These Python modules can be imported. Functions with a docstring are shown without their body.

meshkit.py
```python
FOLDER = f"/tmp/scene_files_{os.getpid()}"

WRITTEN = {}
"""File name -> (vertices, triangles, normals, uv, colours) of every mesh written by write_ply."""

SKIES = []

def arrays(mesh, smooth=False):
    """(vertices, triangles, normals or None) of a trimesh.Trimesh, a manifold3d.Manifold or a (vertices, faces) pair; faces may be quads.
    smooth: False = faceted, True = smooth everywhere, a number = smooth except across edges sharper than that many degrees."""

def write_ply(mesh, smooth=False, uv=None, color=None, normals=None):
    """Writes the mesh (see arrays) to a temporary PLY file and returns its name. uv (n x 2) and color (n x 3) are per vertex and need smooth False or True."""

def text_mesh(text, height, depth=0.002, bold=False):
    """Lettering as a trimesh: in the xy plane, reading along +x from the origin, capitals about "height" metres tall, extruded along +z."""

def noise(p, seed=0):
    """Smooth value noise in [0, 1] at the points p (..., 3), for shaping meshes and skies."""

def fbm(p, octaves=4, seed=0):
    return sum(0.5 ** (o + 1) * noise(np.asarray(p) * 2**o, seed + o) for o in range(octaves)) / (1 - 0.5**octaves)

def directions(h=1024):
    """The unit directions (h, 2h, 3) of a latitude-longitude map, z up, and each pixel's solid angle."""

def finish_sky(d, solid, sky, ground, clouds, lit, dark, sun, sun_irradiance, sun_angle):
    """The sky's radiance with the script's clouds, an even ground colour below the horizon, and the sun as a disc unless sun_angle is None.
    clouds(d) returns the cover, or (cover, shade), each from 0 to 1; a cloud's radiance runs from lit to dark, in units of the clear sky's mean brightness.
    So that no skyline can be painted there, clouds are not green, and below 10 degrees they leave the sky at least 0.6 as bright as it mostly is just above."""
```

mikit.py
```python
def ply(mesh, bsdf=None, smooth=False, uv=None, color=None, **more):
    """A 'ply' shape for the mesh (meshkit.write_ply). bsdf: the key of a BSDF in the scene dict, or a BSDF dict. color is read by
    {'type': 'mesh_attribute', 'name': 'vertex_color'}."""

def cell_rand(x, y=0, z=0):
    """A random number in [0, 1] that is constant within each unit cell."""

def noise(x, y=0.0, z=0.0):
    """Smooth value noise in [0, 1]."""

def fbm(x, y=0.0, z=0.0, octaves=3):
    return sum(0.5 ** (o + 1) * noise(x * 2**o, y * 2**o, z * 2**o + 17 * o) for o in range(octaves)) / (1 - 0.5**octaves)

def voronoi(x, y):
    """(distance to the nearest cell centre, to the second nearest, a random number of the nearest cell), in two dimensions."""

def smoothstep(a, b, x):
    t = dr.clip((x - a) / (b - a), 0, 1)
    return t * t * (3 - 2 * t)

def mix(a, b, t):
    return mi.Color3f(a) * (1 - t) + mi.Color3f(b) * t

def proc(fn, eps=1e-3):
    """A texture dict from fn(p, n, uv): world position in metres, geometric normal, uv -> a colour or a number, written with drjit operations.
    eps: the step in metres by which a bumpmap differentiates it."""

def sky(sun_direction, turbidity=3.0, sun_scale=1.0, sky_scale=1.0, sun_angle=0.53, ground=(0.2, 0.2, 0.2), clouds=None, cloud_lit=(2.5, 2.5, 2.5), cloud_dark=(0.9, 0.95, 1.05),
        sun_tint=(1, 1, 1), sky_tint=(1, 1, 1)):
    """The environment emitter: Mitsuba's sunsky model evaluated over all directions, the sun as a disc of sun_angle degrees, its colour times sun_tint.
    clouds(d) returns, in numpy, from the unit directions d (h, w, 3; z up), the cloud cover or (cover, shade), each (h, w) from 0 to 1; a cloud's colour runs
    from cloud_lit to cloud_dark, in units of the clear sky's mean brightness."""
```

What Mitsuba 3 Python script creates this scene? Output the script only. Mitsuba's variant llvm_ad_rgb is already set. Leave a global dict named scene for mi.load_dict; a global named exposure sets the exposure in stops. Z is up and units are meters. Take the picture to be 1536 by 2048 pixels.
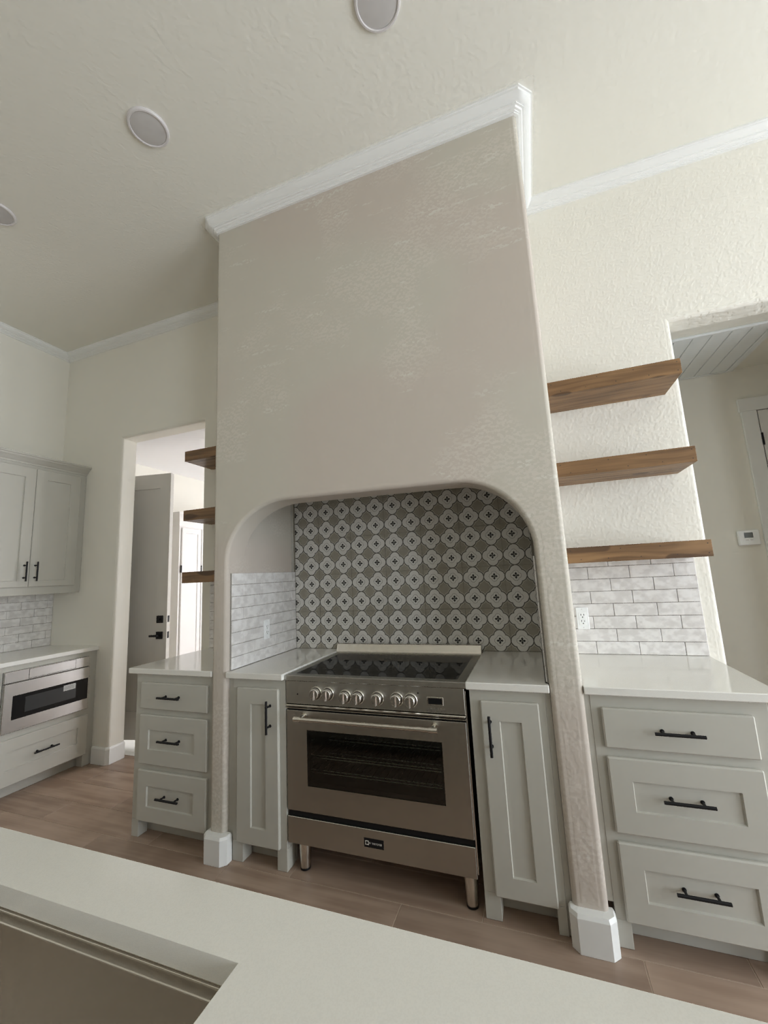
import math, random
import numpy as np, trimesh, manifold3d as m3, drjit as dr, mitsuba as mi
import mikit, meshkit
from mikit import proc, noise, fbm, smoothstep, mix, cell_rand

T = mi.ScalarTransform4f
rng = random.Random(7)
scene, labels = {}, {}

# ------------------------------------------------------------------ camera, sky, exposure
CAM = np.array([0.8267, -1.8443, 1.3928])
YAW, PITCH, ROLL, FOCAL = -0.3413, 0.1515, -0.0504, 809.54
_f = np.array([math.sin(YAW) * math.cos(PITCH), math.cos(YAW) * math.cos(PITCH), math.sin(PITCH)])
_r = np.array([math.cos(YAW), -math.sin(YAW), 0.0])
_u = np.cross(_r, _f)
UP = -_r * math.sin(ROLL) + _u * math.cos(ROLL)
scene['camera'] = {'type': 'perspective', 'fov': math.degrees(2 * math.atan(768 / FOCAL)), 'fov_axis': 'x', 'near_clip': 0.02, 'far_clip': 200.0,
                   'to_world': T().look_at(origin=CAM.tolist(), target=(CAM + _f).tolist(), up=UP.tolist())}
exposure = 0.06
# overcast daylight: panes of windows out of view glow evenly (built with the windows below)
DAY = (8.95, 9.7, 10.5)       # unseen kitchen windows, placed in the right wall to light hood and walls
DAY_PASSAGE = (5.0, 5.0, 5.3)  # unseen passage window, lights the tall cabinet and the passage ceiling

# ------------------------------------------------------------------ dimensions (metres; x right, y into the range wall, z up)
D = 0.655            # face of the range wall; hood face at y = 0
H = 3.677            # ceiling
HL, HR = -0.874, 0.968   # hood outer sides
AL, AR = -0.776, 0.844   # alcove inner sides
XL = -3.294          # left wall
XR = 4.7             # right wall, out of view, set back to even out the window light
YF = -6.5            # wall behind the camera
ZC = 0.914           # counters
H2 = 2.74            # ceilings beyond the openings
OL0, OL1, ZOL = -2.5085, -1.588, 2.709   # left opening
OR0, OR1, ZOR = 1.6745, 2.65, 2.698       # right opening; its right jamb, out of view, keeps the hall dim
WT = 0.137
XP = -3.2            # wall of the passage beyond the left opening

# ------------------------------------------------------------------ helpers
def add(key, mesh, mat, smooth=False, label=None, cat=None, group=None, kind=None, ply=None, tw=None):
    k, i = key, 0
    while k in scene:
        i += 1
        k = f'{key}_{i:03d}'
    d = dict(ply) if ply is not None else mikit.ply(mesh, mat, smooth)
    if tw is not None:
        d['to_world'] = tw
    scene[k] = d
    info = {n: v for n, v in (('label', label), ('category', cat), ('group', group), ('kind', kind)) if v}
    if info:
        labels[k] = {**labels.get(k, {}), **info}
    return k

def tag(key, label, cat, group=None):
    labels[key] = {'label': label, 'category': cat, **({'group': group} if group else {})}
    return key

def cat(*ms):
    return trimesh.util.concatenate(list(ms))

def box(x0, x1, y0, y1, z0, z1, c=0.0):
    if c <= 0:
        m = trimesh.creation.box(extents=(x1 - x0, y1 - y0, z1 - z0))
        m.apply_translation(((x0 + x1) / 2, (y0 + y1) / 2, (z0 + z1) / 2))
        return m
    c = min(c, (x1 - x0) * .45, (y1 - y0) * .45, (z1 - z0) * .45)
    p = []
    for x, sx in ((x0, 1), (x1, -1)):
        for y, sy in ((y0, 1), (y1, -1)):
            for z, sz in ((z0, 1), (z1, -1)):
                p += [(x, y + sy * c, z + sz * c), (x + sx * c, y, z + sz * c), (x + sx * c, y + sy * c, z)]
    return trimesh.convex.convex_hull(np.array(p))

def man(mesh):
    return m3.Manifold(m3.Mesh(np.asarray(mesh.vertices, np.float32), np.asarray(mesh.faces, np.uint32)))

def tri(m):
    q = m.to_mesh()
    return trimesh.Trimesh(np.asarray(q.vert_properties[:, :3], float), np.asarray(q.tri_verts), process=False)

def cut(a, *bs):
    m = man(a)
    for b in bs:
        m = m - man(b)
    return tri(m)

def cyl(p0, p1, r, n=20):
    return trimesh.creation.cylinder(radius=r, segment=[p0, p1], sections=n)

def lathe(prof, n=40):
    return trimesh.creation.revolve(np.array(prof, float), sections=n)

def frustum(a, b):
    """hull of two rectangles given as (x0, x1, z0, z1, y)"""
    return trimesh.convex.convex_hull(np.array([(x, q[4], z) for q in (a, b) for x in q[:2] for z in q[2:4]]))

def slab_front(x0, x1, z0, z1, y0=0.0, t=0.019, panel=None, depth=0.009, edge=0.004):
    """a door or drawer front facing -y, its face at y0; panel = (x0, x1, z0, z1) of the recessed field"""
    m = box(x0, x1, y0, y0 + t, z0, z1, edge)
    if panel:
        a, b, c, d = panel
        e = 0.0035
        m = cut(m, frustum((a, b, c, d, y0 - .001), (a + e, b - e, c + e, d - e, y0 + depth)))
    return m

def bar_handle(u, z, L=0.155, vertical=False, y0=0.0, out=0.034, r=0.0058):
    ax = (lambda s: (u, z + s)) if vertical else (lambda s: (u + s, z))
    P = lambda s, y: (ax(s)[0], y, ax(s)[1])
    parts = [cyl(P(-L / 2, y0 - out), P(L / 2, y0 - out), r, 14)]
    for s in (-0.048, 0.048):
        parts.append(cyl(P(s, y0), P(s, y0 - out), r * .8, 10))
        parts.append(cyl(P(s, y0), P(s, y0 - .003), r * 1.25, 12))
    return cat(*parts)

ROT = np.array([[0, -1, 0, 0], [1, 0, 0, 0], [0, 0, 1, 0], [0, 0, 0, 1.0]])
def plusx(m, x):
    """turns a mesh that faces -y so that it faces +x: its x becomes world y, its face y = 0 lies at world x"""
    m = m.copy()
    m.apply_transform(ROT)
    m.apply_translation((x, 0, 0))
    return m

def sweep(path, prof, before=None, after=None):
    """moulding along plan points; profile (offset to the right of travel, z); before/after: plan directions of the run it is mitred against"""
    P = np.array(path, float)
    d = [(P[i + 1] - P[i]) / np.linalg.norm(P[i + 1] - P[i]) for i in range(len(P) - 1)]
    d = [np.array(before, float) if before else d[0]] + d + [np.array(after, float) if after else d[-1]]
    nrm = [np.array([v[1], -v[0]]) for v in d]
    V = []
    for i in range(len(P)):
        m = (nrm[i] + nrm[i + 1]) / (1 + nrm[i] @ nrm[i + 1])
        V += [(P[i][0] + o * m[0], P[i][1] + o * m[1], z) for o, z in prof]
    n, F = len(prof), []
    for i in range(len(P) - 1):
        for j in range(n):
            a, b = i * n + j, i * n + (j + 1) % n
            F += [(a, b, b + n), (a, b + n, a + n)]
    t = np.asarray(m3.triangulate([np.array(prof, float)]))
    F += [tuple(x) for x in t] + [tuple(x[::-1] + (len(P) - 1) * n) for x in t]
    m = trimesh.Trimesh(np.array(V), np.array(F), process=False)
    m.fix_normals()
    return m

def bull_slab(pts, inset, y0, y1, r=0.02, steps=6):
    """a wall in the plane y = y0 .. y1 with the outline pts (x, z); its front edges are rounded where inset is not zero"""
    P, I = np.array(pts, float), np.array(inset, float)
    a = cross_area(P)
    if a < 0:
        P, I = P[::-1], I[::-1]
    rings = [(P, y1)] + [(P + I * r * (1 - math.cos(th)), y0 + r * (1 - math.sin(th))) for th in np.linspace(0, math.pi / 2, steps + 1)]
    n, V, F = len(P), [], []
    for q, y in rings:
        V += [(x, y, z) for x, z in q]
    for k in range(len(rings) - 1):
        for j in range(n):
            a, b = k * n + j, k * n + (j + 1) % n
            F += [(a, b, b + n), (a, b + n, a + n)]
    m = trimesh.Trimesh(np.array(V), np.array(F), process=False)
    tf = np.asarray(m3.triangulate([rings[-1][0]]))
    tb = np.asarray(m3.triangulate([P]))
    caps = np.vstack([tf + (len(rings) - 1) * n, tb[:, ::-1]])
    m = trimesh.Trimesh(np.array(V), np.vstack([np.array(F), caps]), process=False)
    m.fix_normals()
    return m

def cross_area(P):
    x, z = P[:, 0], P[:, 1]
    return 0.5 * np.sum(x * np.roll(z, -1) - np.roll(x, -1) * z)

def sstep(a, b, x):
    t = np.clip((x - a) / (b - a), 0, 1)
    return t * t * (3 - 2 * t)

def plaster_skin(u0, u1, v0, v1, step, to_xyz, inside, amp, freq, lo=.42, hi=.60, seed=0):
    """trowelled wall texture as a fine relief a millimetre high; inside(u, v): distance in metres to the border of the textured area"""
    nu, nv = int((u1 - u0) / step) + 1, int((v1 - v0) / step) + 1
    U, V = np.meshgrid(np.linspace(u0, u1, nu), np.linspace(v0, v1, nv), indexing='ij')
    e = inside(U, V)
    h = sstep(lo, hi, meshkit.fbm(np.stack([U * freq, V * freq, U * 0 + 3.7], -1), 2, seed))
    a = amp(U, V) if callable(amp) else amp
    fade = sstep(0.0, 0.012, e)
    hgt = (h * a + .0002) * fade - .0004 * (1 - fade)
    P = to_xyz(U, V, hgt).reshape(-1, 3)
    i = np.arange(nu * nv).reshape(nu, nv)
    q = np.stack([i[:-1, :-1], i[1:, :-1], i[1:, 1:], i[:-1, 1:]], -1).reshape(-1, 4)
    ok = (e.ravel()[q] > -step * 1.5).all(1)
    q = q[ok]
    F = np.vstack([q[:, [0, 1, 2]], q[:, [0, 2, 3]]])
    used, inv = np.unique(F, return_inverse=True)
    m = trimesh.Trimesh(P[used], inv.reshape(-1, 3), process=False)
    return m

# ------------------------------------------------------------------ materials
def mat(name, d):
    scene[name] = d
    return name

def rgb(*c):
    return {'type': 'rgb', 'value': list(c)}

def two(d):
    return {'type': 'twosided', 'bsdf': d}

def bump(d, fn, scale=1.0, eps=0.0015):
    return {'type': 'bumpmap', 'height': proc(fn, eps), 'scale': scale, 'bsdf': d}

def tex_knock(p, n, uv):          # knock-down plaster: flattened islands about a centimetre across, height in metres
    h = fbm(p.x * 60, p.y * 60, p.z * 60, 2)
    return smoothstep(0.42, 0.60, h) * 0.0016

def tex_peel(p, n, uv):           # finer spray texture of ceiling and left walls
    h = fbm(p.x * 120, p.y * 120, p.z * 120, 2)
    return smoothstep(0.40, 0.66, h) * 0.0015

def col_plaster(p, n, uv):        # skim-coated hood: rose beige, greenish areas, faint lighter patches made of fine flecks
    fine = fbm(p.x * 85, p.y * 85, p.z * 95, 2)
    patch = fbm(p.x * 2.6 + 3.1, p.z * 3.2, p.y * 2, 4)
    streak = fbm(p.x * 6 + 9, p.y * 5, p.z * 26, 3)
    c = mix((0.555, 0.500, 0.445), (0.555, 0.525, 0.46), smoothstep(0.40, 0.62, fbm(p.x * 1.1 + 20, p.z * 1.4 + 4, p.y, 2)))
    m1 = smoothstep(0.47, 0.66, patch - (p.z - 2.4) * 0.08) * smoothstep(0.40, 0.62, fine)
    c = mix(c, (0.645, 0.60, 0.54), m1 * 0.55)
    m2 = smoothstep(0.66, 0.76, streak) * smoothstep(0.42, 0.60, fine) * smoothstep(0.4, 0.55, patch)
    return mix(c, (0.67, 0.66, 0.60), m2 * 0.55)

def col_wood(p, n, uv):           # stained pine, grain along x
    seed = dr.floor(p.z * 2.3 + 0.35) * 7.3 + dr.select(p.x > 0, 3.0, 11.0)
    wob = fbm(p.x * 2.5 + seed, p.y * 6, p.z * 6, 2) * 0.09
    g = fbm(p.x * 1.8 + seed, (p.y + wob) * 42, (p.z + wob) * 46 + seed, 3)
    broad = fbm(p.x * 4 + seed * 2, p.y * 14, p.z * 16, 2)
    kx, kz = p.x * 3.1 + seed, (p.z + p.y) * 9.0
    c = mix((0.125, 0.066, 0.030), (0.27, 0.155, 0.072), smoothstep(0.28, 0.70, g * 0.6 + broad * 0.4))
    k = smoothstep(0.73, 0.82, noise(p.x * 7 + seed, p.y * 13, p.z * 15))
    return mix(c, (0.07, 0.036, 0.018), k * 0.8)

PLX, PLY_, PLO = 0.897, 0.2, 0.164
def plank_cell(x, y):
    j = dr.floor(y / PLY_)
    o = PLO + (j + 1) * 0.338
    return j, dr.floor((x - o) / PLX)

def col_floor(p, n, uv):          # wood-look planks, one tone and grain each
    j, i = plank_cell(p.x, p.y)
    r = cell_rand(i, j, 5)
    g = fbm(p.x * 2.2 + r * 40, p.y * 34 + r * 17, r * 9, 4)
    b = fbm(p.x * 5 + r * 13, p.y * 9 + r * 31, 0, 3)
    c = mix((0.265, 0.186, 0.140), (0.365, 0.272, 0.212), smoothstep(0.25, 0.75, g * 0.55 + b * 0.45))
    return c * (0.90 + 0.2 * r)

MOT, MX0, MZ0 = 0.1241, -0.634, 0.9735
def col_deco(p, n, uv):           # printed quatrefoil tile
    u = (p.x - MX0) / MOT + 0.5
    v = (p.z - MZ0) / MOT + 0.5
    cu, cv = dr.floor(u), dr.floor(v)
    x, y = dr.abs(u - cu - 0.5), dr.abs(v - cv - 0.5)
    hi, lo = dr.maximum(x, y), dr.minimum(x, y)
    def quat(off, rad):
        return dr.sqrt(dr.square(hi - off) + dr.square(lo)) - rad
    d = quat(0.224, 0.270)
    aa = 0.012
    wob = (noise(p.x * 160, p.z * 160, 2) - 0.5) * 0.02
    white, ink = mi.Color3f(0.70, 0.69, 0.66), mi.Color3f(0.035, 0.033, 0.028)
    tan = mix((0.265, 0.245, 0.20), (0.33, 0.31, 0.26), fbm(p.x * 40, p.z * 40, 0, 2))
    field = mix(tan, (0.45, 0.43, 0.38), 1 - smoothstep(0.056 - aa, 0.066 + aa, d + wob))
    c = mix(white * 0.94, field, smoothstep(-aa, aa, d))
    rim = 1 - smoothstep(0.010, 0.010 + 2 * aa, dr.abs(d - 0.004 + wob * 0.5))
    c = mix(c, ink, rim * 0.85)
    d2 = quat(0.115, 0.130)
    c = mix(c, (0.20, 0.19, 0.175), (1 - smoothstep(0.004, 0.020, dr.abs(d2))) * 0.6)
    petal = dr.maximum(dr.abs(hi - 0.084) * 0.8 + lo - 0.058, 0.013 - (hi - lo))
    petal = dr.minimum(petal, dr.sqrt(x * x + y * y) - 0.030)
    c = mix(c, (0.015, 0.015, 0.014), 1 - smoothstep(-aa, aa, petal))
    return c * (0.95 + 0.1 * fbm(p.x * 18, p.z * 18, 5, 2))

def col_glaze(p, n, uv):          # handmade white glaze, cloudy
    s = p.x + p.y
    c = fbm(s * 34, p.z * 44, p.x * 3, 4)
    return mix((0.655, 0.635, 0.62), (0.79, 0.775, 0.76), smoothstep(0.34, 0.66, c))

def tex_glaze(p, n, uv):
    return fbm((p.x + p.y) * 38, p.z * 45, 0, 2) * 0.0022

def col_quartz(p, n, uv):
    s = noise(p.x * 700, p.y * 700, p.z * 700)
    return mix((0.80, 0.795, 0.755), (0.825, 0.82, 0.78), smoothstep(0.2, 0.7, s))

def col_sand(p, n, uv):           # ceiling fixtures' lens: faintly mottled
    return mix((0.49, 0.475, 0.465), (0.57, 0.555, 0.545), fbm(p.x * 22, p.y * 22, 0, 2))

WALLC = (0.785, 0.768, 0.70)
mat('mat_wall', two(bump({'type': 'diffuse', 'reflectance': rgb(*WALLC)}, tex_knock)))
mat('mat_wall_fine', two(bump({'type': 'diffuse', 'reflectance': rgb(*WALLC)}, tex_peel)))
mat('mat_ceiling', two({'type': 'diffuse', 'reflectance': rgb(0.755, 0.745, 0.68)}))
mat('mat_wall_plain', two({'type': 'diffuse', 'reflectance': rgb(*WALLC)}))
mat('mat_hall_ceiling', two(bump({'type': 'diffuse', 'reflectance': rgb(0.88, 0.88, 0.89)}, tex_knock)))
mat('mat_plaster', two({'type': 'diffuse', 'reflectance': proc(col_plaster)}))
mat('mat_trim', two({'type': 'principled', 'base_color': rgb(0.75, 0.76, 0.745), 'roughness': 0.4, 'specular': 0.4}))
mat('mat_shiplap', two({'type': 'principled', 'base_color': rgb(0.66, 0.69, 0.69), 'roughness': 0.5, 'specular': 0.3}))
mat('mat_cabinet', two({'type': 'principled', 'base_color': rgb(0.47, 0.462, 0.415), 'roughness': 0.42, 'specular': 0.4}))
mat('mat_door_paint', two({'type': 'principled', 'base_color': rgb(0.56, 0.545, 0.51), 'roughness': 0.45, 'specular': 0.35}))
mat('mat_white_paint', two({'type': 'principled', 'base_color': rgb(0.70, 0.69, 0.67), 'roughness': 0.45, 'specular': 0.35}))
mat('mat_quartz', two({'type': 'roughplastic', 'diffuse_reflectance': proc(col_quartz), 'alpha': 0.012, 'int_ior': 1.5, 'nonlinear': False}))
mat('mat_glaze', two(bump({'type': 'roughplastic', 'diffuse_reflectance': proc(col_glaze), 'alpha': 0.09, 'int_ior': 1.5}, tex_glaze, eps=0.002)))
mat('mat_grout', two({'type': 'diffuse', 'reflectance': rgb(0.30, 0.285, 0.26)}))
mat('mat_floor_grout', two({'type': 'diffuse', 'reflectance': rgb(0.40, 0.32, 0.25)}))
mat('mat_deco', two({'type': 'principled', 'base_color': proc(col_deco), 'roughness': 0.55, 'specular': 0.3}))
mat('mat_deco_grout', two({'type': 'diffuse', 'reflectance': rgb(0.30, 0.28, 0.24)}))
mat('mat_floor', two({'type': 'principled', 'base_color': proc(col_floor), 'roughness': 0.40, 'specular': 0.35}))
mat('mat_wood', two({'type': 'principled', 'base_color': proc(col_wood), 'roughness': 0.42, 'specular': 0.4}))
mat('mat_island_wood', two({'type': 'principled', 'base_color': rgb(0.27, 0.25, 0.21), 'roughness': 0.5}))
mat('mat_steel', two({'type': 'roughconductor', 'material': 'none', 'alpha': 0.2, 'specular_reflectance': rgb(0.51, 0.505, 0.475)}))
mat('mat_bright_steel', two({'type': 'roughconductor', 'material': 'none', 'alpha': 0.10, 'specular_reflectance': rgb(0.78, 0.75, 0.69)}))
mat('mat_micro_steel', two({'type': 'roughconductor', 'material': 'none', 'alpha': 0.2, 'specular_reflectance': rgb(0.52, 0.51, 0.495)}))
mat('mat_sink_steel', two({'type': 'roughconductor', 'material': 'none', 'alpha': 0.18, 'specular_reflectance': rgb(0.58, 0.54, 0.49)}))
mat('mat_chrome', two({'type': 'roughconductor', 'material': 'none', 'alpha': 0.04, 'specular_reflectance': rgb(0.82, 0.80, 0.78)}))
mat('mat_black', two({'type': 'principled', 'base_color': rgb(0.008, 0.008, 0.009), 'roughness': 0.45, 'specular': 0.25}))
mat('mat_black_glass', two({'type': 'plastic', 'diffuse_reflectance': rgb(0.010, 0.010, 0.011), 'int_ior': 1.5, 'specular_reflectance': rgb(0.5, 0.5, 0.5)}))
mat('mat_enamel', two({'type': 'principled', 'base_color': rgb(0.013, 0.015, 0.012), 'roughness': 0.35, 'specular': 0.5}))
mat('mat_pane', {'type': 'thindielectric', 'int_ior': 1.5, 'specular_reflectance': rgb(0.6, 0.6, 0.6), 'specular_transmittance': rgb(0.6, 0.62, 0.58)})
mat('mat_rack', two({'type': 'roughconductor', 'material': 'none', 'alpha': 0.12, 'specular_reflectance': rgb(0.62, 0.61, 0.58)}))
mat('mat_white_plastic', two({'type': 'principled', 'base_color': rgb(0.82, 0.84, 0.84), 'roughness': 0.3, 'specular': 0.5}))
mat('mat_slot', two({'type': 'diffuse', 'reflectance': rgb(0.04, 0.04, 0.045)}))
mat('mat_lens', two({'type': 'diffuse', 'reflectance': proc(col_sand)}))
mat('mat_lamp_rim', two({'type': 'principled', 'base_color': rgb(0.62, 0.60, 0.60), 'roughness': 0.4}))
mat('mat_lcd', two({'type': 'principled', 'base_color': rgb(0.09, 0.10, 0.09), 'roughness': 0.25}))
mat('mat_screen', two({'type': 'principled', 'base_color': rgb(0.03, 0.032, 0.034), 'roughness': 0.3}))
mat('mat_ink', two({'type': 'diffuse', 'reflectance': rgb(0.10, 0.095, 0.09)}))
mat('mat_badge_ink', two({'type': 'principled', 'base_color': rgb(0.62, 0.60, 0.56), 'roughness': 0.4}))
mat('mat_sticker', two({'type': 'diffuse', 'reflectance': rgb(0.55, 0.56, 0.55)}))
mat('mat_sticker_print', two({'type': 'diffuse', 'reflectance': rgb(0.36, 0.37, 0.37)}))

# ------------------------------------------------------------------ structure: floor
def struct(key, mesh, m, smooth=False):
    return add(key, mesh, m, smooth, kind='structure')

struct('floor', box(-3.6, XR + .3, YF - .3, 3.6, -0.12, -0.0014), 'mat_floor_grout')
PX0, PX1, PY0, PY1 = XL + .002, 3.0, -3.0, 1.8
full = mikit.ply(box(0, PLX - .003, 0, PLY_ - .003, -0.005, 0, .0011), 'mat_floor')
for j in range(round(PY0 / PLY_), round(PY1 / PLY_)):
    o = PLO + (j + 1) * 0.338
    for i in range(math.floor((PX0 - o) / PLX), math.ceil((PX1 - o) / PLX)):
        a, b = o + i * PLX, o + (i + 1) * PLX - .003
        y = j * PLY_
        if a >= PX0 and b <= PX1:
            add('floor__plank', None, None, ply=full, tw=T().translate([a, y, 0]))
        elif min(b, PX1) - max(a, PX0) > .02:
            add('floor__plank', box(max(a, PX0), min(b, PX1), y, y + PLY_ - .003, -.005, 0, .0011), 'mat_floor')
add('floor__far_planks', cat(box(-3.55, XR, YF, PY0 - .003, -.004, 0), box(PX1, XR, PY0, PY1 - .003, -.004, 0), box(-3.55, XR, PY1, 3.55, -.004, 0)), 'mat_floor', kind='stuff')

# ceilings
LIGHTS = [(-2.015, -0.59), (-0.775, -0.59), (0.462, -0.59)]
struct('ceiling', box(XL - .3, XR + .3, YF - .3, D + WT, H, H + .15), 'mat_ceiling')
struct('ceiling_passage', box(XP - .3, -0.9, D + WT, 3.6, H2, H2 + .15), 'mat_hall_ceiling')
struct('ceiling_hall', box(1.0, XR + .3, D + WT, 2.0, H2, H2 + .15), 'mat_ceiling')
x = 1.494
for k in range(8):
    add('ceiling_hall__plank', box(x + .0015, x + .0985, 0.995, 1.628, H2 - .012, H2, .003), 'mat_shiplap')
    x += .1
    if x > 2.25:
        break
add('ceiling_hall__edge_strip', cat(box(1.45, 2.335, .972, .994, H2 - .016, H2, .003), box(1.45, 2.335, 1.629, 1.65, H2 - .016, H2, .003), box(2.296, 2.335, .994, 1.629, H2 - .016, H2, .003)), 'mat_shiplap')

# walls
pts = [(XL, 0), (OL0, 0), (OL0, ZOL), (OL1, ZOL), (OL1, 0), (-.84, 0), (-.84, 2.05), (.93, 2.05), (.93, 0), (OR0, 0), (OR0, ZOR), (OR1, ZOR), (OR1, 0), (XR, 0), (XR, H), (XL, H)]
ins = [(0, 0), (-1, 0), (-1, 1), (1, 1), (1, 0), (0, 0), (0, 0), (0, 0), (0, 0), (-1, 0), (-1, 1), (1, 1), (1, 0), (0, 0), (0, 0), (0, 0)]
struct('wall_back', cat(bull_slab(pts, ins, D, D + WT, .022), box(-.86, .95, .6935, .78, 0, 2.1)), 'mat_wall')
def in_right(u, v):
    d = np.minimum.reduce([u - HR, OR0 - .024 - u, v - .87, H - .06 - v])
    above = np.minimum.reduce([u - HR, 2.45 - u, v - ZOR - .024, H - .06 - v])
    return np.maximum(d, above)
add('wall_back__plaster_texture', plaster_skin(HR - .01, 2.45, .85, H - .05, .003, lambda U, V, h: np.stack([U, D - h, V], -1), in_right, .00075, 95, seed=3), 'mat_wall_plain', True)
add('ceiling__plaster_texture', plaster_skin(XL + .07, 2.9, -1.15, D - .07, .005, lambda U, V, h: np.stack([U, V, H - h], -1),
    lambda u, v: np.where((u > HL - .09) & (u < HR + .09), np.minimum(-.085 - v, np.minimum(u - XL - .07, 2.9 - u)), np.minimum.reduce([u - XL - .07, 2.9 - u, D - .07 - v])), .00055, 82, seed=5), 'mat_ceiling', True)
struct('wall_left', box(XL - .25, XL, YF - .3, D, 0, H), 'mat_wall_fine')
def wall_with_windows(axis, pos, thick, lo, hi, wins, top):
    # wall in the plane axis = pos, windows (a0, a1, z0, z1)
    if axis == 'x':
        m = box(pos, pos + thick, lo, hi, 0, top)
        return cut(m, *[box(pos - .1, pos + thick + .1, a, b, c, d) for a, b, c, d in wins])
    m = box(lo, hi, pos - thick, pos, 0, top)
    return cut(m, *[box(a, b, pos - thick - .1, pos + .1, c, d) for a, b, c, d in wins])
WINR = [(-2.0, -0.72, 0.30, 2.75), (-0.60, 0.36, 0.30, 2.75), (-4.7, -3.4, 0.30, 2.75)]  # out of view, sized and placed to light the kitchen from the right
struct('wall_right', wall_with_windows('x', XR, .2, YF, D, WINR, H), 'mat_wall_fine')
struct('wall_front', box(XL - .25, XR + .2, YF - .2, YF, 0, H), 'mat_wall_fine')
def win_frame(axis, pos, w, n):
    a, b, c, d = w
    f, t = .05, .06
    bars = [(a, b, c, c + f), (a, b, d - f, d), (a, a + f, c, d), (b - f, b, c, d)] + [(a + (b - a) * k / n - f / 2, a + (b - a) * k / n + f / 2, c, d) for k in range(1, n)]
    if axis == 'x':
        return cat(*[box(pos + .06, pos + .06 + t, p, q, r, s, .004) for p, q, r, s in bars])
    return cat(*[box(p, q, pos - .06 - t, pos - .06, r, s, .004) for p, q, r, s in bars])
def unseen_pane(key, x, w, day):         # one glowing sheet for an unseen window, its bright side towards -x
    a, b, c, d = w
    k = add(key, (np.array([(x, a, c), (x, b, c), (x, b, d), (x, a, d)]), np.array([(0, 2, 1), (0, 3, 2)])), 'mat_white_paint')
    scene[k]['emitter'] = {'type': 'area', 'radiance': rgb(*day)}
for i, w in enumerate(WINR):
    struct(f'window_{i + 1}', win_frame('x', XR, w, 2), 'mat_trim')
    unseen_pane(f'window_{i + 1}__unseen_pane', XR + .09, w, DAY)

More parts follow.
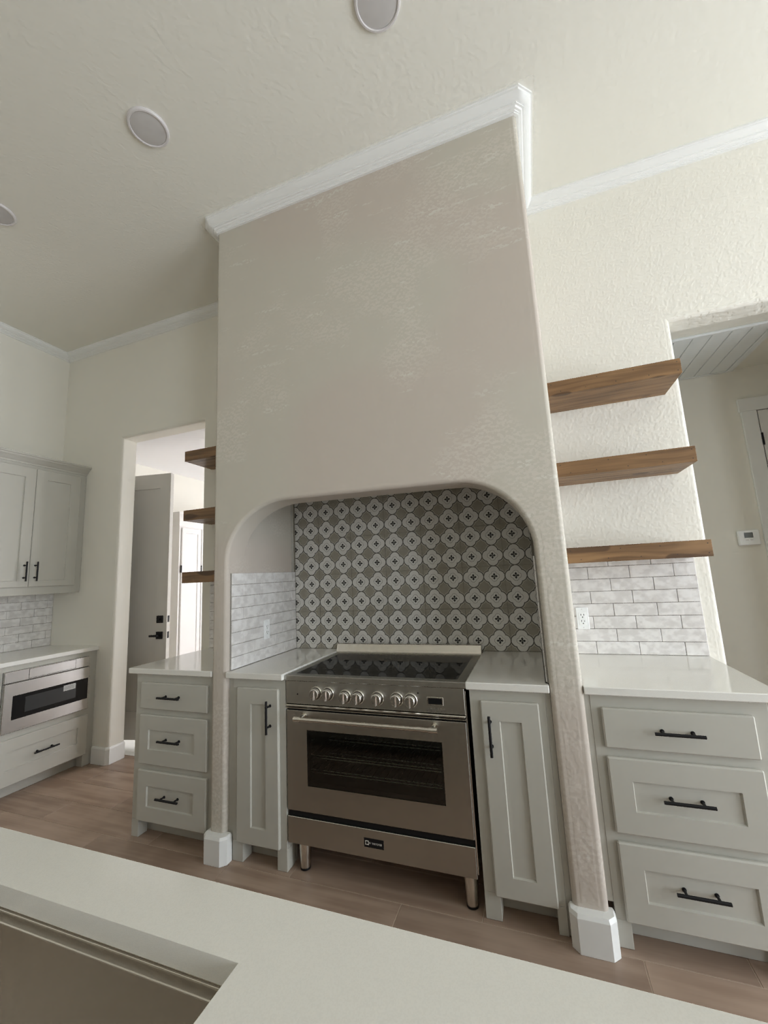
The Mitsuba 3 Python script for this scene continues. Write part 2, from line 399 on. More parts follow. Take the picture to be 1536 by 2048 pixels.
# passage behind the left opening: outer wall with an open doorway, far wall, right wall with an unseen window that lights it
DW0, DW1 = 0.86, 1.62
struct('wall_passage_left', cut(box(XP - .2, XP, D + WT, 3.6, 0, H2), box(XP - .17, XP + .1, DW0, DW1, .001, 2.46)), 'mat_wall_fine')
struct('wall_passage_far', box(XP - .2, -.9, 3.4, 3.6, 0, H2), 'mat_wall_fine')
struct('wall_passage_right', cut(box(-1.05, -.9, D + WT, 3.4, 0, H2), box(-1.2, -.8, 1.9, 3.2, .1, 2.6)), 'mat_wall_fine')
struct('window_4', win_frame('x', -1.05, (1.9, 3.2, .1, 2.6), 2), 'mat_trim')
unseen_pane('window_4__unseen_pane', -.96, (1.9, 3.2, .1, 2.6), DAY_PASSAGE)  # out of view, placed to brighten the tall cabinet and passage
# hall behind the right opening
struct('wall_hall_far', box(1.0, XR + .2, 1.65, 1.8, 0, H2), 'mat_wall_fine')
struct('wall_hall_left', box(1.0, 1.12, D + WT, 1.65, 0, H2), 'mat_wall_fine')
struct('wall_hall_right', box(XR, XR + .2, D, 1.65, 0, H2 + .1), 'mat_wall_fine')

# crown mouldings and baseboards
def crown_prof(p=.08, h=.069, zt=H):
    s, k = p / .08, h / .069
    pr = [(0, 0), (80, 0), (80, 10), (74, 11), (72, 20), (62, 33), (48, 42), (40, 43.5), (40, 49), (32, 50), (27, 56), (18, 57.5), (18, 62), (12, 63), (12, 69), (0, 69)]
    return [(a * .001 * s, zt - b * .001 * k) for a, b in pr]
cp = crown_prof(.077, .060)
struct('trim_1', sweep([(XL, D), (HL, D)], cp, before=(0, 1)), 'mat_trim', 25)
struct('trim_2', sweep([(XL, YF), (XL, D)], cp, after=(1, 0)), 'mat_trim', 25)
struct('trim_3', sweep([(HR, D), (XR, D)], cp, after=(0, -1)), 'mat_trim', 25)
struct('trim_4', sweep([(XR, D), (XR, YF)], cp, before=(1, 0)), 'mat_trim', 25)
def base_prof(t, h=.128, i=0):
    return [(i, .001), (t, .001), (t, h - .012), (t - .007, h), (i, h)]
struct('baseboard_back', sweep([(-2.672, D), (OL0 - .012, D), (OL0, D + .012), (OL0, D + WT)], base_prof(.017)), 'mat_trim')
struct('baseboard_jamb', sweep([(OL1, D + WT), (OL1, D + .03)], base_prof(.017)), 'mat_trim')
struct('baseboard_hall', sweep([(1.12, 1.65), (2.33, 1.65)], base_prof(.017)), 'mat_trim')
struct('baseboard_passage', sweep([(-3.2, 3.4), (-1.05, 3.4)], base_prof(.017)), 'mat_trim')

# ------------------------------------------------------------------ tiles
TP, TL_, TG = 0.0655, 0.200, 0.0022   # row height, tile length, joint
def subway(parent, u0, u1, z1, start, to_mesh, off, t=.009, z0=ZC + .002, hole=None):
    """running-bond wall tiles from u0 to u1 and z0 to z1; to_mesh(u0, u1, z0, z1) builds one; start: a joint of the even rows"""
    row, z = 0, z0
    while z < z1 - .01:
        zt = min(z + TP - TG, z1)
        s = start + (off if row % 2 else 0)
        k = math.floor((u0 - s) / TL_)
        while s + k * TL_ < u1 - .006:
            a, b = max(s + k * TL_ + TG / 2, u0), min(s + (k + 1) * TL_ - TG / 2, u1)
            if b - a > .008:
                w = rng.uniform(-.0007, .0007)
                add(parent + '__tile', to_mesh(a, b, z, zt, w), 'mat_glaze', )
            k += 1
        z += TP
        row += 1

def face_y(yf, t=.009):
    return lambda a, b, c, d, w: box(a, b, yf + w, yf + t, c, d, .0016)
def face_px(xf, t=.009):          # faces +x
    return lambda a, b, c, d, w: box(xf - t, xf - w, a, b, c, d, .0016)
def face_mx(xf, t=.009):          # faces -x
    return lambda a, b, c, d, w: box(xf + w, xf + t, a, b, c, d, .0016)

# right of the hood
TR = 1.603
bs = add('wall_back__tile_backsplash', box(HR, TR - .004, D - .006, D, ZC, 1.44), 'mat_grout', label='white glazed tile backsplash under the right shelves')
subway(bs, HR + .001, TR, 1.438, 1.107, face_y(D - .012), .104)
bs = add('wall_back__tile_backsplash', box(-1.490, HL, D - .006, D, ZC, 1.44), 'mat_grout', label='white glazed tile backsplash behind the left counter')
subway(bs, -1.4936, HL - .001, 1.438, -1.3936, face_y(D - .012), .1)
bs = add('wall_left__tile_backsplash', box(XL, XL + .006, -.16, D, ZC, 1.366), 'mat_grout', label='white glazed tile backsplash under the upper cabinet')
subway(bs, -.16, D - .002, 1.3655, .108, face_px(XL + .012), .1)

# ------------------------------------------------------------------ the plastered hood
def arc(cx, cz, rx, rz, a0, a1, n=14):
    return [(cx + rx * math.cos(t), cz + rz * math.sin(t)) for t in np.linspace(a0, a1, n)]
right = arc(AR - .335, 1.462, .335, .335, 0, math.pi / 2)
left = arc(AL + .385, 1.505, .385, .312, math.pi / 2, math.pi)
out = [(HL, 0), (HL, H), (HR, H), (HR, 0), (AR, 0)]
oin = [(1, 0), (1, 0), (-1, 0), (-1, 0), (1, 0)]
for (px, pz), c in [(p, 0) for p in right] + [(p, 1) for p in left]:
    cx, cz, rx, rz = ((AR - .335, 1.462, .335, .335), (AL + .385, 1.505, .385, .312))[c]
    nx, nz = (px - cx) / rx ** 2, (pz - cz) / rz ** 2
    L = math.hypot(nx, nz)
    out.append((px, pz)); oin.append((nx / L, nz / L))
out.append((AL, 0)); oin.append((-1, 0))
front = bull_slab(out, oin, 0, .145, .021, 7)
sides = cat(box(HL, AL, .145, D, 0, H), box(AR, HR, .145, D, 0, H), box(AL, AR, .145, D, 2.06, H))
hood = tag(add('range_hood', cat(front, sides), 'mat_plaster', 35), 'tall beige skim-plastered hood chase with an arched opening around the range', 'range hood')
def in_hood(u, v):
    edge = np.minimum.reduce([u - HL - .024, HR - .024 - u, H - .07 - v, v - .135])
    cxl, cxr = AL + .385, AR - .335
    dl = np.where((u < cxl) & (v > 1.505), (np.hypot((u - cxl) / .385, (v - 1.505) / .312) - 1) * .3, -9)
    dr2 = np.where((u > cxr) & (v > 1.462), (np.hypot((u - cxr) / .335, (v - 1.462) / .335) - 1) * .3, -9)
    topd = np.where((u >= cxl) & (u <= cxr), v - np.interp(u, [cxl, cxr], [1.817, 1.797]), -9)
    leg = np.where((v <= 1.505) & (u < cxl), AL - u, np.where((v <= 1.462) & (u > cxr), u - AR, -9))
    return np.minimum(edge, np.maximum.reduce([dl, dr2, topd, leg]) - .024)
add(hood + '__plaster_texture', plaster_skin(HL, HR, .12, H - .06, .0034, lambda U, V, h: np.stack([U, -h, V], -1), in_hood,
    lambda u, v: .00028 + .0004 * (1 - sstep(1.2, 1.9, v)), 92, seed=9), 'mat_plaster', True)
add(hood + '__crown_molding', sweep([(HL, D - .078), (HL, .012), (HL + .012, 0), (HR - .012, 0), (HR, .012), (HR, D)], crown_prof(.081, .070)), 'mat_trim', 25, label='white stepped crown moulding along the ceiling')
add(hood + '__baseboard', sweep([(-.874, .029), (-.874, -.006), (-.858, -.022), (-.779, -.022), (-.765, -.008), (-.765, .02)], base_prof(.020, i=-.026)), 'mat_trim', label='white baseboard around the left leg')
add(hood + '__baseboard', sweep([(.849, .02), (.849, -.008), (.863, -.022), (.954, -.022), (.968, -.008), (.968, .028)], base_prof(.020, i=-.026)), 'mat_trim', label='white baseboard around the right leg')
bk = add(hood + '__backsplash', box(AL, AR, .688, .6935, ZC - .05, 2.06), 'mat_deco_grout', label='patterned quatrefoil tile panel in cream, tan and black')
DT = 2 * MOT
for r_ in range(-1, 5):
    for c_ in range(-5, 6):
        a, b = .172 + DT * c_ - DT, .172 + DT * c_ - .0013
        c, d = MZ0 - MOT / 2 + DT * r_ + (DT if False else 0), MZ0 - MOT / 2 + DT * (r_ + 1) - .0013
        a, b, c, d = max(a, AL + .012), min(b, AR - .012), max(c, ZC + .001), min(d, 2.058)
        if b - a > .01 and d - c > .01:
            add(bk + '__tile', box(a, b, .685 + rng.uniform(-.0003, .0003), .6885, c, d, .0008), 'mat_deco')
ZT = 1.438
sb = add(hood + '__side_backsplash', box(AL, AL + .006, .03, .685, ZC, ZT), 'mat_grout', label='white glazed tiles on the left side of the alcove')
subway(sb, .032, .684, ZT, .132, face_px(AL + .011), .1)
sb = add(hood + '__side_backsplash', box(AR - .006, AR, .03, .685, ZC, ZT), 'mat_grout', label='white glazed tiles on the right side of the alcove')
subway(sb, .032, .684, ZT, .132, face_mx(AR - .011), .1)

# ------------------------------------------------------------------ countertops
def counter(x0, x1, y0, y1, label, lug=None):
    m = box(x0, x1, y0, y1, ZC - .031, ZC, .003)
    if lug:                       # the front edge runs on over the rounded corner of the hood leg
        m = tri(man(m) + man(box(*lug, y0, .028, ZC - .031, ZC, .003)))
    return add('countertop', m, 'mat_quartz', label=label, cat='countertop')
counter(-1.4936, HL - .001, .001, D - .001, 'white quartz countertop on the three-drawer cabinet left of the hood')
counter(AL + .0125, -.4205, -.006, .684, 'short white quartz countertop left of the range inside the arch', (AL + .002, AL + .05))
counter(.5045, AR - .0125, -.006, .684, 'short white quartz countertop right of the range inside the arch', (AR - .05, AR - .002))
counter(HR + .001, TR, .001, D - .001, 'white quartz countertop on the wide drawer cabinet right of the hood')
add('countertop', box(XL + .001, -2.662, -.17, D - .001, ZC - .031, ZC, .003), 'mat_quartz', label='white quartz countertop above the microwave drawer on the left wall', cat='countertop')

# ------------------------------------------------------------------ base cabinets of the range wall
def drawer_cabinet(x0, x1, dx0, dx1, px0, px1, hx, yf, open_side, label, names):
    t = tag('drawer_cabinet' if 'drawer_cabinet__carcass' not in scene else 'drawer_cabinet_001', label, 'cabinet')
    yd = yf - .019
    add(t + '__carcass', box(x0, x1, yf, D - .012, .092, ZC - .0315, .0015), 'mat_cabinet')
    fw = .05
    add(t + '__foot', box(x0, x0 + fw, yf, yf + .06, .001, .092, .001), 'mat_cabinet')
    add(t + '__foot', box(x1 - fw, x1, yf, yf + .06, .001, .092, .001), 'mat_cabinet')
    add(t + '__toe_kick', box(x0 + .006, x1 - .006, yf + .075, yf + .09, .001, .091), 'mat_cabinet')
    for (z0, z1, panel, hz, nm) in ((.689, .834, None, .764, names[0]), (.392, .657, (px0, px1, .472, .579), .530, names[1]), (.097, .362, (px0, px1, .173, .283), .236, names[2])):
        d = add(t + '__drawer', slab_front(dx0, dx1, z0, z1, yd, .019, panel, edge=.005), 'mat_cabinet', label=nm)
        add(d + '__handle', bar_handle(hx, hz, .156, y0=yd + (.009 if panel else 0)), 'mat_black', 30)
    return t
drawer_cabinet(-1.455, HL - .002, -1.404, -.911, -1.333, -.997, -1.1585, .031, -1, 'narrow greige cabinet with three drawers left of the hood',
               ('plain top drawer front', 'middle drawer with a recessed panel', 'bottom drawer with a recessed panel'))
drawer_cabinet(HR + .021, 1.556, 1.024, 1.508, 1.100, 1.435, 1.267, .031, 1, 'wide greige cabinet with three drawers right of the hood',
               ('plain top drawer front', 'middle drawer with a recessed panel', 'bottom drawer with a recessed panel'))
add('drawer_cabinet_001__filler', box(HR + .001, HR + .0205, .034, .06, .145, ZC - .032), 'mat_cabinet')

def door_cabinet(x0, x1, dx0, dx1, px0, px1, hx, label, feet):
    t = tag('door_cabinet' if 'door_cabinet__carcass' not in scene else 'door_cabinet_001', label, 'cabinet')
    yf = .023
    yd = yf - .019
    add(t + '__carcass', box(x0, x1, yf, .68, .098, ZC - .0315, .0015), 'mat_cabinet')
    for a, b in feet:
        add(t + '__foot', box(a, b, yf, yf + .07, .001, .098, .001), 'mat_cabinet')
    add(t + '__filler', box(*((AL + .001, x0 - .0005) if x0 < 0 else (x1 + .0005, AR - .001)), yf + .006, yf + .03, .002, ZC - .0315), 'mat_cabinet')
    add(t + '__toe_kick', box(x0 + .004, x1 - .004, yf + .08, yf + .095, .001, .097), 'mat_cabinet')
    d = add(t + '__door', slab_front(dx0, dx1, .097, .838, yd, .019, (px0, px1, .176, .761), edge=.005), 'mat_cabinet')
    add(d + '__handle', bar_handle(hx, .709, .156, True, y0=yd), 'mat_black', 30)
door_cabinet(-.744, -.4195, -.708, -.452, -.621, -.529, -.4985, 'slim greige cabinet door left of the range, inside the arch', ((-.744, -.680), (-.475, -.4195)))
door_cabinet(.514, .822, .560, .795, .634, .723, .5955, 'slim greige cabinet door right of the range, inside the arch', ((.514, .577), (.787, .822)))

# ------------------------------------------------------------------ range
R = tag('range', 'stainless steel electric range with seven knobs and a glass cooktop under the arch', 'range')
RX0, RX1, RY = -.413, .492, .020
OX0, OX1, OZ0, OZ1 = -.297, .379, .397, .651
body = cut(box(RX0, RX1, RY + .02, .66, .135, .880, .002), box(-.345, .427, RY - .1, .56, .335, .715))
add(R + '__body', body, 'mat_steel')
add(R + '__oven_cavity', cat(box(-.345, -.341, .042, .56, .335, .715), box(.423, .427, .042, .56, .335, .715), box(-.341, .423, .042, .56, .335, .339), box(-.341, .423, .042, .56, .711, .715), box(-.341, .423, .556, .56, .339, .711)), 'mat_enamel')
top = cut(box(-.4185, .503, RY - .006, .63, .881, .907, .002), box(-.376, .460, .058, .565, .900, .95))
ck = add(R + '__cooktop', top, 'mat_steel')
add(ck + '__glass', box(-.3757, .4597, .0583, .5647, .9002, .9066, .0006), 'mat_black_glass', label='black glass cooking surface')
bg = trimesh.convex.convex_hull(np.array([(x, y, z) for x in (-.4185, .503) for y, z in ((.606, .9072), (.606, .913), (.6235, .956), (.626, .958), (.646, .958), (.646, .9072))]))
add(R + '__backguard', bg, 'mat_bright_steel')
cp_ = add(R + '__control_panel', box(RX0, RX1, RY, RY + .02, .770, .880, .0015), 'mat_steel')
add(R + '__lip', cat(box(RX0, RX1, RY - .010, RY + .02, .759, .768, .003), box(RX0, RX1, RY - .003, RY + .02, .7485, .7525, .001)), 'mat_bright_steel')
for za, zb in ((.740, .759), (.254, .279)):
    add(R + '__gap_strip', box(RX0 + .002, RX1 - .002, RY + .012, RY + .02, za, zb), 'mat_black')
for i, (kx, kz) in enumerate([(-.239, .827), (-.173, .827), (-.080, .819), (-.013, .819), (.086, .819), (.181, .820), (.248, .819)]):
    def dial(pr, n=36):
        m = lathe([(a * 1.12, b) for a, b in pr], n)
        m.apply_transform(trimesh.transformations.rotation_matrix(math.pi / 2, (1, 0, 0)))   # +z -> -y
        m.apply_translation((kx, RY, kz))
        return m
    k = add(R + '__knob', dial([(0, .004), (.0215, .004), (.0225, .018), (.0215, .026), (.019, .029), (0, .030)]), 'mat_chrome', 30, label='round chrome knob')
    add(k + '__bezel', dial([(0, 0), (.0285, 0), (.0285, .003), (.0265, .0055), (.0235, .0058), (.0235, .004), (0, .004)]), 'mat_bright_steel', 30)
    add(k + '__collar', dial([(.0216, .0045), (.0234, .0045), (.0234, .0062), (.0216, .0062), (.0216, .0045)]), 'mat_black', 30)
    gp = trimesh.convex.convex_hull(np.array([(kx + 1.12 * a, RY - b, kz + 1.12 * c) for a, b, c in ((-.006, .029, .019), (.006, .029, .019), (-.003, .040, .017), (.003, .040, .017), (-.006, .029, -.021), (.006, .029, -.021), (-.0025, .042, -.021), (.0025, .042, -.021), (0, .012, -.025), (0, .012, .022))]))
    add(k + '__grip', gp, 'mat_chrome')
    add(cp_ + '__marking', cat(box(kx - .001, kx + .001, RY - .0004, RY, kz + .033, kz + .035), *[box(kx + q - .002, kx + q + .002, RY - .0004, RY, kz + .0365, kz + .0378) for q in (-.009, 0, .009)]), 'mat_ink')
for ix, iz in ((-.346, .817), (.284, .852)):
    add(cp_ + '__indicator', cyl((ix, RY - .0015, iz), (ix, RY, iz), .0036, 14), 'mat_black')
dsp = add(cp_ + '__display', box(.3295, .3925, RY - .001, RY, .8085, .8335), 'mat_black_glass', label='small black clock display')
add(cp_ + '__display_frame', cut(box(.324, .398, RY - .0025, RY, .804, .838, .001), box(.3295, .3925, RY - .1, RY + .1, .8085, .8335)), 'mat_bright_steel')
for q in range(6):
    add(cp_ + '__button', cyl((.324 + .0152 * q, RY - .0018, .787), (.324 + .0152 * q, RY, .787), .0035, 12), 'mat_steel')
add(cp_ + '__legend', cat(*[box(.321 + .0152 * q, .328 + .0152 * q, RY - .0004, RY, .7775, .7795) for q in range(6)]), 'mat_ink')
door = cut(box(RX0 + .001, RX1 - .001, RY, RY + .0185, .280, .7395, .002), box(OX0, OX1, RY - .1, RY + .1, OZ0, OZ1))
od = add(R + '__oven_door', door, 'mat_steel')
add(od + '__window_frame', cut(box(OX0 + .0005, OX1 - .0005, RY + .004, RY + .016, OZ0 + .0005, OZ1 - .0005), box(OX0 + .011, OX1 - .011, RY - .1, RY + .1, OZ0 + .019, OZ1 - .008)), 'mat_black_glass', label='black window border')
add(od + '__glass', box(OX0 + .001, OX1 - .001, RY + .0022, RY + .0036, OZ0 + .001, OZ1 - .001), 'mat_pane')
hz = .717
hb = cat(cyl((-.334, RY - .052, hz), (.373, RY - .052, hz), .0095, 22), cyl((-.336, RY - .052, hz), (-.300, RY - .052, hz), .0125, 22), cyl((.338, RY - .052, hz), (.375, RY - .052, hz), .0125, 22),
         cyl((-.312, RY - .052, hz), (-.312, RY, hz), .009, 16), cyl((.350, RY - .052, hz), (.350, RY, hz), .009, 16), cyl((-.312, RY - .004, hz), (-.312, RY, hz), .015, 18), cyl((.350, RY - .004, hz), (.350, RY, hz), .015, 18))
add(od + '__handle', hb, 'mat_bright_steel', 30, label='round towel-bar oven handle')
kp = add(R + '__kick_panel', box(RX0 + .001, RX1 - .001, RY, RY + .0195, .135, .2535, .002), 'mat_steel')
bd = add(kp + '__badge', box(-.0105, .084, RY - .0015, RY, .1805, .2175, .0004), 'mat_black', label='black name badge with pale lettering')
def lettering(text, h, x, z, y, m):
    t = meshkit.text_mesh(text, h, .0004)
    v = t.vertices.copy()
    t.vertices = np.stack([v[:, 0] + x, y - v[:, 2], v[:, 1] + z], 1)
    return t
logo = cut(box(-.0045, .0125, RY - .0019, RY - .0014, .190, .208), box(-.0010, .0090, RY - .1, RY + .1, .1935, .2045))
add(bd + '__lettering' if False else kp + '__badge_lettering', cat(logo, box(.0155, .0205, RY - .0019, RY - .0014, .1965, .2025), lettering('verona', .0108, .027, .1945, RY - .0014, None)), 'mat_badge_ink')
add(R + '__side_strip', box(RX1 - .0005, RX1 + .0055, RY + .006, RY + .03, .15, .868, .001), 'mat_chrome')
for z in (.500, .432):
    ws = [cyl((-.325, y, z), (.407, y, z), .0034, 8) for y in (.085, .110, .30, .50)] + [cyl((-.325 + .732 * q / 22, .085, z + .004), (-.325 + .732 * q / 22, .50, z + .004), .0016, 6) for q in range(23)]
    add(R + '__rack', cat(*ws), 'mat_rack', 40, label='wire oven rack')
add(R + '__rack_guide', cat(*[cyl((-.334, y, z), (-.320, y, z + .004), .004, 8) for z in (.42, .455, .49, .525, .56, .60) for y in (.075, .13)]), 'mat_chrome', 40, kind='stuff')
for lx, ly in ((-.352, .078), (.453, .072), (-.352, .58), (.453, .58)):
    leg = lathe([(0, .010), (.0245, .010), (.0265, .060), (.0285, .080), (.030, .1345), (0, .1345)], 32)
    leg.apply_translation((lx, ly, 0))
    lg = add(R + '__leg', leg, 'mat_bright_steel', 30)
    ft = cyl((lx, ly, .0005), (lx, ly, .010), .025, 28)
    add(lg + '__foot_pad', ft, 'mat_black', 30)

# ------------------------------------------------------------------ left wall: microwave cabinet, upper cabinet
xf = XL + .61
C = tag('microwave_cabinet', 'greige base cabinet around the microwave drawer on the left wall', 'cabinet')
yA, yB = -.13, .632
carc = box(XL + .002, xf, yA, yB, .09, ZC - .0315, .0015)
carc = cut(carc, box(xf - .50, xf + .1, .004, .583, .438, .846))
add(C + '__carcass', carc, 'mat_cabinet')
add(C + '__filler', box(XL + .3, xf - .004, yB, D - .001, .002, ZC - .0315), 'mat_cabinet')
for a, b in ((.578, .632), (yA, yA + .05)):
    add(C + '__foot', box(xf - .07, xf, a, b, .001, .09, .001), 'mat_cabinet')
add(C + '__toe_kick', box(xf - .095, xf - .08, yA + .004, yB - .004, .001, .089), 'mat_cabinet')
d = add(C + '__drawer', plusx(slab_front(-.03, .597, .092, .394, 0, .019, (.05, .523, .194, .314), edge=.005), xf + .0195), 'mat_cabinet')
add(d + '__handle', plusx(bar_handle(.294, .252, .162, y0=.009), xf + .0195), 'mat_black', 30)
M = tag('microwave', 'stainless steel microwave drawer with a black window set in the left cabinet', 'microwave')
add(M + '__housing', box(xf - .45, xf - .0005, .006, .581, .440, .844), 'mat_steel')
up = add(M + '__control_strip', plusx(box(.004, .583, 0, .0195, .770, .846, .002), xf + .022), 'mat_micro_steel')
add(up + '__panel', plusx(box(.153, .471, -.0012, 0, .778, .8405, .0005), xf + .022), 'mat_micro_steel')
add(up + '__panel_seam', plusx(cut(box(.1505, .4735, -.0006, 0, .7755, .843), box(.1525, .4715, -.1, .1, .7775, .841)), xf + .022), 'mat_black')
dr_ = add(M + '__drawer_front', plusx(slab_front(.004, .583, .440, .7655, 0, .0255, edge=.003), xf + .028), 'mat_micro_steel')
gl = add(dr_ + '__window', plusx(box(.059, .571, -.0015, 0, .5215, .680, .0006), xf + .028), 'mat_black_glass', label='wide black glass window')
add(dr_ + '__viewing_screen', plusx(box(.136, .480, -.0019, -.0015, .553, .656), xf + .028), 'mat_screen', label='dark grey viewing screen')
st = add(dr_ + '__sticker', plusx(box(.387, .476, -.0024, -.0019, .6225, .664), xf + .028), 'mat_sticker', label='small white sticker')
add(dr_ + '__sticker_print', plusx(cat(*[box(.394, .469 - .006 * (q % 2), -.0026, -.0024, .6325 + .0065 * q, .6355 + .0065 * q) for q in range(4)]), xf + .028), 'mat_sticker_print')

xu = XL + .3465
U = tag('upper_cabinet', 'greige two-door wall cabinet with a crown on the left wall', 'cabinet')
add(U + '__carcass', box(XL + .002, xu, -.158, D - .002, 1.367, 2.432, .0015), 'mat_cabinet')
add(U + '__crown', sweep([(xu, -.158), (xu, D - .001)], [(0, 2.418), (.008, 2.418), (.010, 2.430), (.022, 2.438), (.032, 2.452), (.050, 2.464), (.056, 2.474), (.064, 2.478), (.064, 2.492), (0, 2.492)]), 'mat_cabinet', 25)
add(U + '__crown_cap', box(XL + .002, xu, -.158, D - .002, 2.4322, 2.491), 'mat_cabinet')
for (a, b, pa, pb, hy) in ((-.102, .2473, -.027, .172, .210), (.2503, .598, .328, .516, .2855)):
    d = add(U + '__door', plusx(slab_front(a, b, 1.430, 2.392, 0, .019, (pa, pb, 1.477, 2.311), edge=.004), xu + .0195), 'mat_cabinet')
    add(d + '__handle', plusx(bar_handle(hy, 1.551, .154, True, y0=0), xu + .0195), 'mat_black', 30)

# ------------------------------------------------------------------ floating shelves
for side, x0, x1 in (('right', HR + .001, 1.598), ('left', -1.498, HL - .001)):
    for (zb, zt, pos) in ((2.281, 2.3565, 'top'), (1.8395, 1.9145, 'middle'), (1.398, 1.474, 'bottom')):
        s = add('floating_shelf', box(x0, x1, .3817, D - .001, zb, zt, .0018), 'mat_wood', label=f'thick brown stained wooden shelf, {pos} of the three {side} of the hood', cat='shelf')
        if side == 'right':
            holes = [cyl((x0 + q * (x1 - x0), .3812, zb + (.016 if w else .06)), (x0 + q * (x1 - x0), .3825, zb + (.016 if w else .06)), .0022, 8) for q, w in ((.14, 1), (.33, 1), (.55, 1), (.78, 1), (.07, 0), (.42, 0), (.68, 0), (.975, 0), (.975, 1))]
            add(s + '__nail_holes', cat(*holes), 'mat_slot', kind='stuff')

# ------------------------------------------------------------------ outlets, thermostat, ceiling lights
def outlet(to, key_label):
    t = tag('outlet' if 'outlet__plate' not in scene else 'outlet_001', key_label, 'outlet')
    add(t + '__plate', to(box(-.030, .030, -.005, 0, -.058, .058, .002)), 'mat_white_plastic')
    add(t + '__receptacle', to(box(-.017, .017, -.0068, -.0048, -.034, .034, .001)), 'mat_white_plastic')
    sl = [box(a - .0013, a + .0013, -.0072, -.0066, z + .002, z + .011) for z in (-.020, .013) for a in (-.007, .007)] + [cyl((0, -.0072, z - .006), (0, -.0066, z - .006), .003, 12) for z in (-.020, .013)]
    add(t + '__slots', to(cat(*sl)), 'mat_slot')
    add(t + '__screw', to(cyl((0, -.0056, .048), (0, -.0048, .048), .003, 12)), 'mat_lamp_rim')
    add(t + '__screw', to(cyl((0, -.0056, -.048), (0, -.0048, -.048), .003, 12)), 'mat_lamp_rim')
def mv(m, x, y, z):
    m = m.copy(); m.apply_translation((x, y, z)); return m
outlet(lambda m: mv(m, 1.055, D - .0125, 1.101), 'white duplex outlet on the tiles right of the hood under the shelves')
outlet(lambda m: mv(plusx(m, AL + .0115), 0, .343, 1.089), 'white duplex outlet on the left side of the range alcove')

t = tag('thermostat', 'small white wall thermostat in the hall beyond the right opening', 'thermostat')
add(t + '__case', box(2.186, 2.307, 1.626, 1.6495, 1.462, 1.566, .005), 'mat_white_plastic')
add(t + '__screen', box(2.219, 2.268, 1.6245, 1.626, 1.513, 1.549), 'mat_lcd', label='dark display')
for q in (2.232, 2.256):
    add(t + '__button', box(q - .008, q + .008, 1.6245, 1.626, 1.495, 1.502), 'mat_lamp_rim')

for i, (lx, ly) in enumerate(LIGHTS):
    lab = ('leftmost round recessed ceiling light, at the left edge', 'middle round recessed ceiling light left of the hood', 'round recessed ceiling light at the top edge in front of the hood')[i]
    t = tag('ceiling_light' if i == 0 else f'ceiling_light_{i:03d}', lab, 'ceiling light', 'round recessed lights in the ceiling')
    rim = lathe([(.0805, -.001), (.0805, -.011), (.084, -.0135), (.090, -.0125), (.094, -.008), (.095, -.001), (.0805, -.001)], 48)
    add(t + '__trim_ring', mv(rim, lx, ly, H), 'mat_lamp_rim', 30)
    lens = lathe([(0, -.0135), (.03, -.013), (.06, -.0115), (.080, -.009), (.080, -.001), (0, -.001)], 48)
    add(t + '__lens', mv(lens, lx, ly, H), 'mat_lens', 30)

# ------------------------------------------------------------------ island with the sink
SX0, SX1, SY0, SY1 = -.40, .427, -1.82, -1.357
top = cut(box(-1.5, 2.3, -2.45, -1.249, ZC - .031, ZC, .003), box(SX0, SX1, SY0, SY1, .8, 1.0))
add('island_countertop', top, 'mat_quartz', label='large white quartz island countertop in the foreground with a sink cut-out', cat='countertop')
g = .006
outer = box(SX0 - .05, SX1 + .05, SY0 - .05, SY1 + .05, .640, ZC - .0315)
s1 = box(SX0 - g, SX1 + g, SY0 - g, SY1 + g, .873, 1.0)
s2 = box(SX0 + .011, SX1 - .011, SY0 + .012, SY1 - .012, .650, 1.0, .012)
add('kitchen_sink', cut(outer, s1, s2), 'mat_sink_steel', label='stainless steel undermount sink with a stepped ledge in the island', cat='sink')
isl = cut(box(-1.45, 2.25, -2.3, -1.285, .09, ZC - .0315), box(SX0 - .06, SX1 + .06, SY0 - .06, SY1 + .06, .60, 1.0))
for yy in (SY1 + g - .0012, SY1 - .0118):  # brighter steel rails imitate the highlight along the rounded ledge edges
    add('kitchen_sink__ledge_highlight', cyl((SX0 - .004, yy, .8735), (SX1 + .004, yy, .8735), .0016, 10), 'mat_bright_steel', 40, label='thin bright rail for the highlight on the rounded edge of the ledge')
k = tag('island_cabinet', 'wooden island base under the foreground countertop', 'cabinet')
add(k + '__carcass', isl, 'mat_island_wood')
add(k + '__toe_kick', box(-1.40, 2.2, -2.2, -1.36, .001, .0895), 'mat_island_wood')

# ------------------------------------------------------------------ beyond the left opening: open door, tall cabinet
HX, HY = XP + .02, .826
ang = math.atan2(.998 - .826, -2.304 + 3.18)
W_ = math.hypot(.998 - .826, -2.304 + 3.18)
def leaf(m):
    m = m.copy()
    m.apply_transform(trimesh.transformations.rotation_matrix(ang, (0, 0, 1)))
    m.apply_translation((HX, HY, 0))
    return m
struct('door_1', leaf(slab_front(0, W_, .072, 2.44, 0, .045, (.13, W_ - .11, .30, 2.30), edge=.002)), 'mat_door_paint')
def plate(m): return leaf(m)
add('door_1__deadbolt', plate(cat(box(W_ - .098, W_ - .034, -.008, 0, 1.058, 1.122, .002), box(W_ - .075, W_ - .057, -.028, -.008, 1.083, 1.097, .002))), 'mat_black', label='square black deadbolt')
add('door_1__lever', plate(cat(box(W_ - .098, W_ - .034, -.008, 0, .918, .982, .002), cyl((W_ - .066, -.008, .95), (W_ - .066, -.045, .95), .010, 14), box(W_ - .135, W_ - .056, -.052, -.040, .941, .959, .003))), 'mat_black', label='black lever handle')
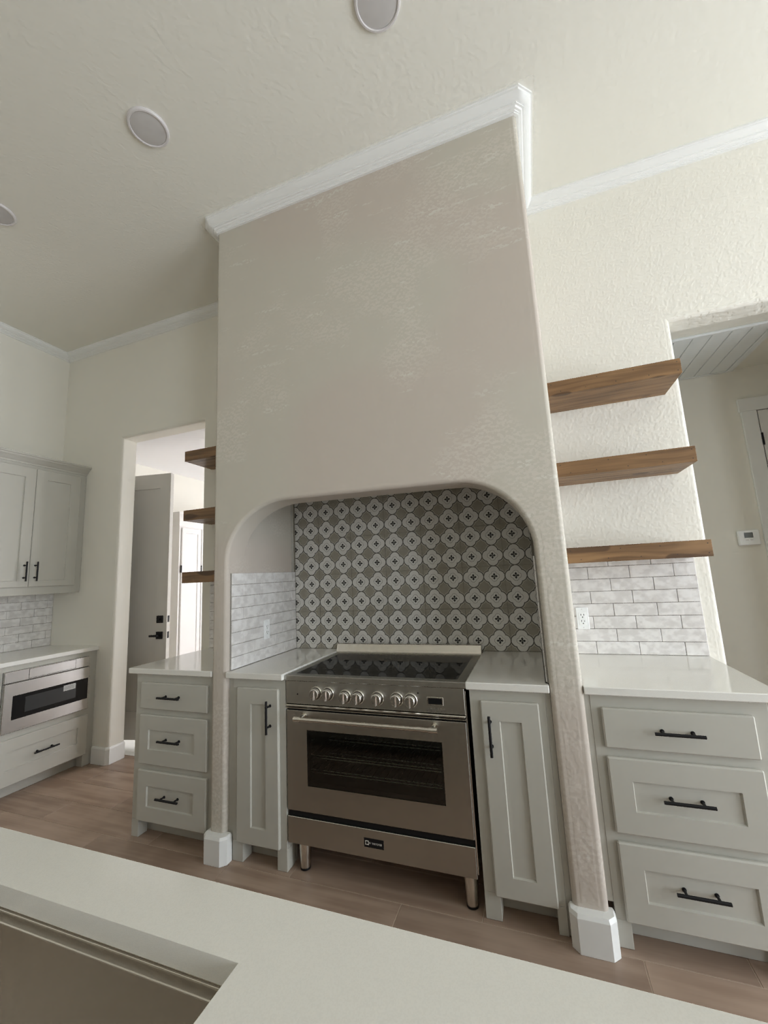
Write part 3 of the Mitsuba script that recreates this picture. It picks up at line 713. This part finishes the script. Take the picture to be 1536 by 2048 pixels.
add('door_1__latch_plate', plate(box(W_ - .0005, W_ + .0015, .011, .034, 1.062, 1.118)), 'mat_black')
add('door_1__latch_plate', plate(box(W_ - .0005, W_ + .0015, .011, .034, .922, .978)), 'mat_black')
tc = tag('hall_cabinet', 'tall white panelled cabinet with a crown in the bright passage beyond the left opening', 'cabinet')
cx1 = -2.9
add(tc + '__body', box(XP + .002, cx1, 1.675, 2.75, .001, 2.150, .002), 'mat_white_paint')
prof = [(0, 2.05), (.004, 2.05), (.010, 2.09), (.024, 2.135), (.045, 2.165), (.060, 2.18), (.060, 2.20), (0, 2.20)]
add(tc + '__crown', sweep([(XP + .002, 1.675), (cx1, 1.675), (cx1, 2.75)], prof), 'mat_white_paint', 25)
add(tc + '__crown_cap', box(XP + .002, cx1, 1.675, 2.75, 2.15, 2.199), 'mat_white_paint')
for a in (1.70, 1.995, 2.29):
    d = add(tc + '__door', plusx(slab_front(a, a + .285, .12, 2.03, 0, .019, (a + .05, a + .235, .18, 1.97)), cx1 + .0195), 'mat_white_paint')
    add(d + '__hinge', plusx(box(a - .006, a + .004, -.002, .012, 1.52, 1.60), cx1 + .0195), 'mat_black')

# ------------------------------------------------------------------ beyond the right opening: door and casing
struct('door_2', box(2.428, 3.33, 1.632, 1.649, .008, 2.402, .001), 'mat_white_paint')
add('door_2__frame_gap', cat(box(2.423, 2.428, 1.640, 1.6495, .004, 2.407), box(2.428, 3.33, 1.640, 1.6495, 2.402, 2.407)), 'mat_slot')
add('door_2__casing', cat(box(2.333, 2.423, 1.630, 1.6495, .001, 2.407, .003), box(2.323, 3.435, 1.628, 1.6495, 2.407, 2.502, .003), box(3.335, 3.425, 1.630, 1.6495, .001, 2.407, .003)), 'mat_trim')
for z in (2.15, 1.25, .25):
    add('door_2__hinge', cat(box(2.421, 2.431, 1.622, 1.632, z, z + .088, .001)), 'mat_black')

add('white_floor_patch', box(-3.05, -2.2, .835, 1.6, .0005, .0025), 'mat_white_plastic', label='thin bright white patch on the floor under the open door of the passage', cat='sheet')  # thin white slab gives the bright white patch on the floor
